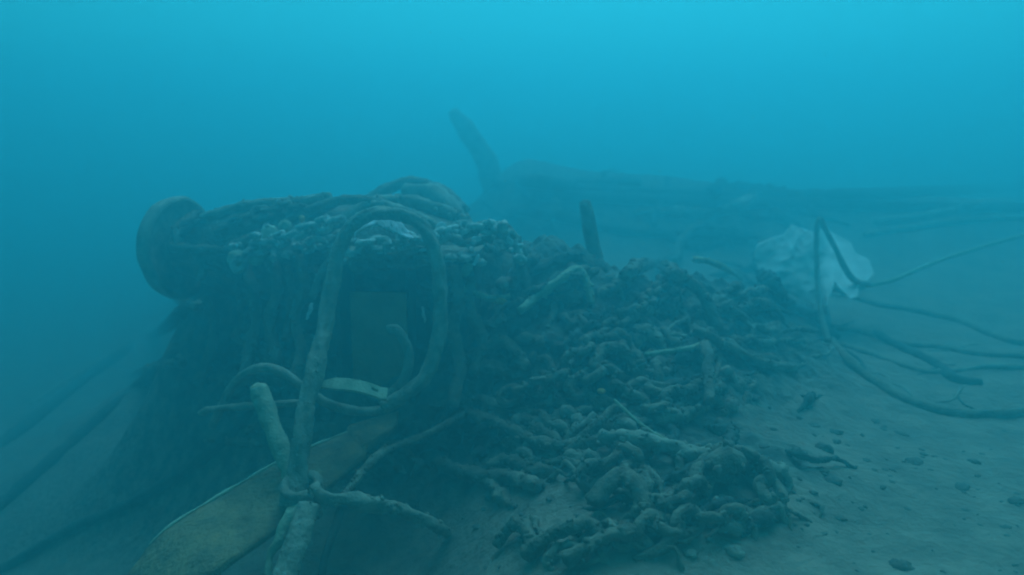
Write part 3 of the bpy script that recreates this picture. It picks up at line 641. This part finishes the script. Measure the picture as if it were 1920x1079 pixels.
strand([(1210, 690, .06), (1260, 690, .08), (1300, 682, .08), (1330, 660, .07)], .012, 'thin line across the right half of heap', 'rope_pale', 'thin_line', lump=.15)
strand([(1130, 850, .05), (1180, 858, .07), (1230, 868, .07), (1300, 878, .05), (1370, 885, .05), (1440, 895, .03), (1470, 905, .02)], .033, 'pale thick rope lying in front of heap', 'rope')
strand([(880, 800, .05), (940, 820, .05), (1000, 850, .05), (1060, 862, .05), (1130, 850, .05)], .026, 'rope joining the front of heap to the pale thick rope')
strand([(1060, 870, .04), (1110, 840, .08), (1150, 812, .1), (1170, 800, .08)], .018, 'thin rope leaning up to the front of heap')
strand([(1150, 810, .14), (1200, 835, .09), (1250, 855, .06)], .007, 'fine straight line below the front of heap', 'rope_pale', 'thin_line', lump=.1)
strand([(820, 880, .03), (880, 905, .03), (950, 912, .03), (1010, 925, .02)], .03, 'rope half buried left of the front heap')
# low heap in front
LATER_CHAINS.append(([(1090, 925, .05), (1130, 905, .08), (1165, 890, .1), (1185, 905, .1), (1200, 940, .06), (1225, 965, .04)], 0.021, 0.14, 'arched encrusted chain at the left of the front heap', 'encrusted chains on the front heap'))
strand([(1110, 975, .05), (1140, 955, .09), (1165, 945, .1), (1192, 955, .08), (1210, 985, .05)], .034, 'rounded lumpy rope nearest the bare sand patch', group='encrusted ropes on the front heap')
LATER_CHAINS.append(([(1200, 990, .05), (1240, 975, .07), (1280, 962, .09), (1315, 948, .08), (1330, 965, .06)], 0.021, 0.14, 'encrusted chain crossing the middle of the front heap', 'encrusted chains on the front heap'))
LATER_CHAINS.append(([(1310, 935, .05), (1330, 908, .1), (1365, 892, .12), (1400, 898, .12), (1425, 925, .1), (1450, 955, .06), (1490, 985, .03)], 0.021, 0.14, 'encrusted chain arching over the right of the front heap', 'encrusted chains on the front heap'))
strand([(1335, 925, .07), (1360, 915, .1), (1380, 925, .08)], .045, 'short fat lump under the right arch', group='encrusted ropes on the front heap', lump=.7)
LATER_CHAINS.append(([(1200, 1030, .04), (1230, 1005, .07), (1265, 1020, .06), (1300, 1000, .06), (1350, 1000, .05), (1400, 985, .04)], 0.021, 0.14, 'encrusted chain at the foot of the front heap', 'encrusted chains on the front heap'))
strand([(985, 1062, .03), (1030, 1040, .06), (1075, 1028, .07), (1105, 1022, .07), (1120, 1035, .05)], .024, 'rope on the sand at the lower left of front heap', group='encrusted ropes on the front heap')
strand([(930, 1040, .03), (965, 1012, .06), (990, 1030, .05), (1005, 1055, .03)], .024, 'small arched rope on the lower sand', group='encrusted ropes on the front heap')
strand([(1060, 1075, .03), (1110, 1055, .06), (1160, 1035, .06), (1200, 1030, .05)], .026, 'lowest rope of the front heap', group='encrusted ropes on the front heap')

for c_ in LATER_CHAINS: chain(*c_)

# ------------------------------------------------------------------ smaller strands filling the heaps
rnd = random.Random(11)
def fill(n, cx, cy, sx, sy, ang, r0, r1, label, group, m, rlen=(80, 210), lift=.05, name='tangled_strand'):
    for _ in range(n):
        x, y = rnd.gauss(cx, sx), rnd.gauss(cy, sy); a = R(rnd.gauss(ang, 40)); L_ = rnd.uniform(*rlen); k = rnd.randint(5, 7)
        pts = []
        for i in range(k):
            h = math.sin(math.pi*i/(k-1))
            pts.append((x, min(y, 1075), lift*rnd.uniform(.2, 1.2)*h - .006, rnd.uniform(.7, 1.35) * (.35 if i in (0, k-1) else 1)))
            a += R(rnd.gauss(0, 32)); x += math.cos(a)*L_/k; y -= math.sin(a)*L_/k*.55
        lay(pts, rnd.uniform(r0, r1), m if isinstance(m, str) else rnd.choice(m), label, name, group, 'rope strand', lump=.9, freq=14, fuzz=.45, sides=12, tuft=150)
mm = ['growth', 'growth', 'rope', 'rope_dark']
fill(62, 1110, 640, 140, 62, 25, .010, .030, 'short encrusted strand in the tangle on the middle heap', 'strands tangled on the middle heap', mm)
fill(28, 1350, 580, 80, 45, -20, .010, .028, 'short encrusted strand on the right flank of middle heap', 'strands on the right flank', mm)
fill(22, 1130, 770, 130, 24, 10, .012, .028, 'short encrusted strand along the foot of middle heap', 'strands along the foot of the middle heap', mm)
fill(30, 1180, 850, 140, 36, 5, .008, .026, 'short encrusted strand between the middle and front heaps', 'strands between the heaps', mm)
fill(14, 930, 850, 70, 45, 20, .010, .026, 'short dark strand on the ground left of the front heap', 'strands left of the front heap', ['growth', 'rope_dark'])
fill(32, 1270, 965, 115, 42, 10, .006, .022, 'short encrusted strand in the front heap', 'strands in the front heap', mm)
fill(9, 1060, 1040, 70, 22, 15, .008, .02, 'short strand on the sand before the front heap', 'strands on the front sand', mm)
fill(9, 1420, 690, 70, 50, -10, .008, .02, 'thin strand on the sand below the sack', 'strands below the sack', ['rope', 'rope_dark'], (60, 150), .012)
fill(12, 760, 850, 90, 50, 35, .010, .024, 'thin strand on the dark ground behind the lashing', 'strands behind the lashing', ['rope_dark', 'growth'])
fill(9, 1690, 680, 90, 34, -10, .005, .010, 'thin strand among the ropes right of the heap', 'strands among the right ropes', ['rope', 'rope_dark'], (70, 180), .012)
fill(14, 400, 700, 90, 60, 35, .02, .04, 'strand on the dark slope below the flange', 'strands below the flange', ['rope_dark', 'growth'])
fill(10, 1250, 350, 220, 22, 0, .03, .06, 'faint strand on the far heap', 'strands on the far heap', ['rope_dark', 'rope_dark', 'rope'], (200, 420), .02)
# strands lying over the drum
def dfill(n):
    for _ in range(n):
        u = rnd.uniform(.04, 1.0); p0 = A + (Bc - A)*u
        ph = rnd.uniform(-.2, 2.2); pts = []
        dph = rnd.gauss(.12, .28); du = rnd.gauss(.03, .05)
        for i in range(6):
            q = A + (Bc - A)*min(1.02, max(.05, u)); rad = (.335 + rnd.uniform(-.01, .03)) * (.6 + .4*min(1, max(.05, u)/.42))
            side = np.array([axd[1], -axd[0], 0]); side = side if side[1] < 0 else -side
            pts.append((*(q + side*math.cos(ph)*rad + np.array([0, 0, 1.0])*math.sin(ph)*rad), rnd.uniform(.8, 1.3)))
            ph += dph + rnd.gauss(0, .05); u += du + rnd.gauss(0, .015)
        rope('tangled_strand', pts, rnd.uniform(.012, .028), rnd.choice(mm), 'short encrusted strand in the tangle covering the drum', 'rope strand', 'strands covering the drum', lump=.9, freq=14, fuzz=.45, sides=12, tuft=150)
dfill(40)

# ------------------------------------------------------------------ clumps on the sand
def clump(px, py, w, h, label='small dark clump of debris on the open sand', group='dark clumps on the open sand', m='stone', name='debris_clump'):
    p = on(px, py); s = p[1] / F_PX; _seed[0] += 1
    V, Fc = blob_geo(p + np.array([0, 0, .0]), w*s/2, w*s/2*rnd.uniform(.6, 1), h*s*(.5 if name == 'encrusted_lump' else .42), n=9, amp=.6, freq=1.9, seed=_seed[0], rot=rnd.uniform(0, 3))
    return tag(link(name, V, Fc, m), label, 'debris', group)
for px, py, w, h, lb in [(1545, 845, 40, 34, 'dark clump alone on sand right of the pale thick rope'), (1715, 867, 45, 16, 'flat dark clump in the middle of the open sand'), (1690, 815, 36, 12, 'dark streak like clump upper middle of the sand'),
        (1450, 920, 60, 34, 'large dark clump behind the right arch of front heap'), (1560, 900, 46, 18, 'low dark clump right of the front heap'), (1690, 1062, 50, 24, 'dark clump with orange fleck at the bottom of sand'), (1655, 914, 20, 8, 'small oval dark clump below the flat one'),
        (1800, 912, 40, 12, 'faint low clump in the lower right sand'), (1825, 866, 26, 12, 'dark clump right of the flat one'), (1905, 940, 36, 14, 'dark clump at the right edge of the picture'), (1640, 790, 24, 8, 'small clump under the thick curving rope')]:
    clump(px, py, w, h, lb)
for _ in range(85):
    clump(rnd.uniform(1480, 1915), rnd.uniform(800, 1075), rnd.uniform(5, 18), rnd.uniform(3, 8))
for _ in range(26):
    clump(rnd.gauss(1500, 60), rnd.uniform(720, 1000), rnd.uniform(8, 30), rnd.uniform(5, 14), 'dark clump strewn at the right edge of the heaps', 'dark clumps beside the heaps')
for _ in range(22):
    clump(rnd.uniform(850, 1120), rnd.uniform(930, 1075), rnd.uniform(5, 24), rnd.uniform(3, 9), 'dark clump on the sand before the heap', 'dark clumps before the heap')
for _ in range(30):
    x = rnd.gauss(1120, 150); y = rnd.gauss(670, 70)
    clump(x, y, rnd.uniform(20, 52), rnd.uniform(16, 36), 'rounded encrusted lump among ropes of the middle heap', 'encrusted lumps on the middle heap', rnd.choice(['growth', 'rope', 'stone']), 'encrusted_lump')
for _ in range(14):
    clump(rnd.gauss(1280, 100), rnd.gauss(965, 35), rnd.uniform(24, 60), rnd.uniform(16, 36), 'rounded encrusted lump among ropes of the front heap', 'encrusted lumps on the front heap', rnd.choice(['growth', 'rope']), 'encrusted_lump')


# ------------------------------------------------------------------ silt drifting in the water
rs_ = np.random.RandomState(3); ov, of = oct_sphere(); V = []; Fc = []
for q in range(420):
    yy = rs_.uniform(1.3, 6.0); p = np.array([rs_.uniform(-.75, .75)*yy, yy, rs_.uniform(.15, 2.4)])
    if p[2] < gz(p[0], p[1]) + .05: continue
    b_ = len(V); V += list(p + ov[:6] * rs_.uniform(.0008, .0022)); Fc += [(b_+i, b_+j, b_+k) for i, j, k in ((0,2,4),(2,1,4),(1,3,4),(3,0,4),(2,0,5),(1,2,5),(3,1,5),(0,3,5))]
link('floating_silt', V, Fc, 'pale')['kind'] = 'stuff'

# ------------------------------------------------------------------ the water between camera and things
hz = bpy.data.materials.new('sea_water'); hz.use_nodes = True; nt = hz.node_tree; nt.nodes.clear()
pv = nt.nodes.new('ShaderNodeVolumePrincipled'); oo = nt.nodes.new('ShaderNodeOutputMaterial')
pv.inputs['Color'].default_value = (0.17, 0.84, 0.89, 1); pv.inputs['Density'].default_value = 0.195
pv.inputs['Anisotropy'].default_value = 0.77
nt.links.new(pv.outputs[0], oo.inputs['Volume'])
x0, x1, y0, y1, z0, z1 = -36, 36, -8, 46, -2.6, 3.0
v = [(x, y, z) for z in (z0, z1) for y in (y0, y1) for x in (x0, x1)]
f = [(0,2,3,1), (4,5,7,6), (0,1,5,4), (2,6,7,3), (0,4,6,2), (1,3,7,5)]
me = bpy.data.meshes.new('haze'); me.from_pydata(v, [], f); me.materials.append(hz); me.update()
haze = bpy.data.objects.new('haze', me); COL.objects.link(haze); haze['kind'] = 'stuff'
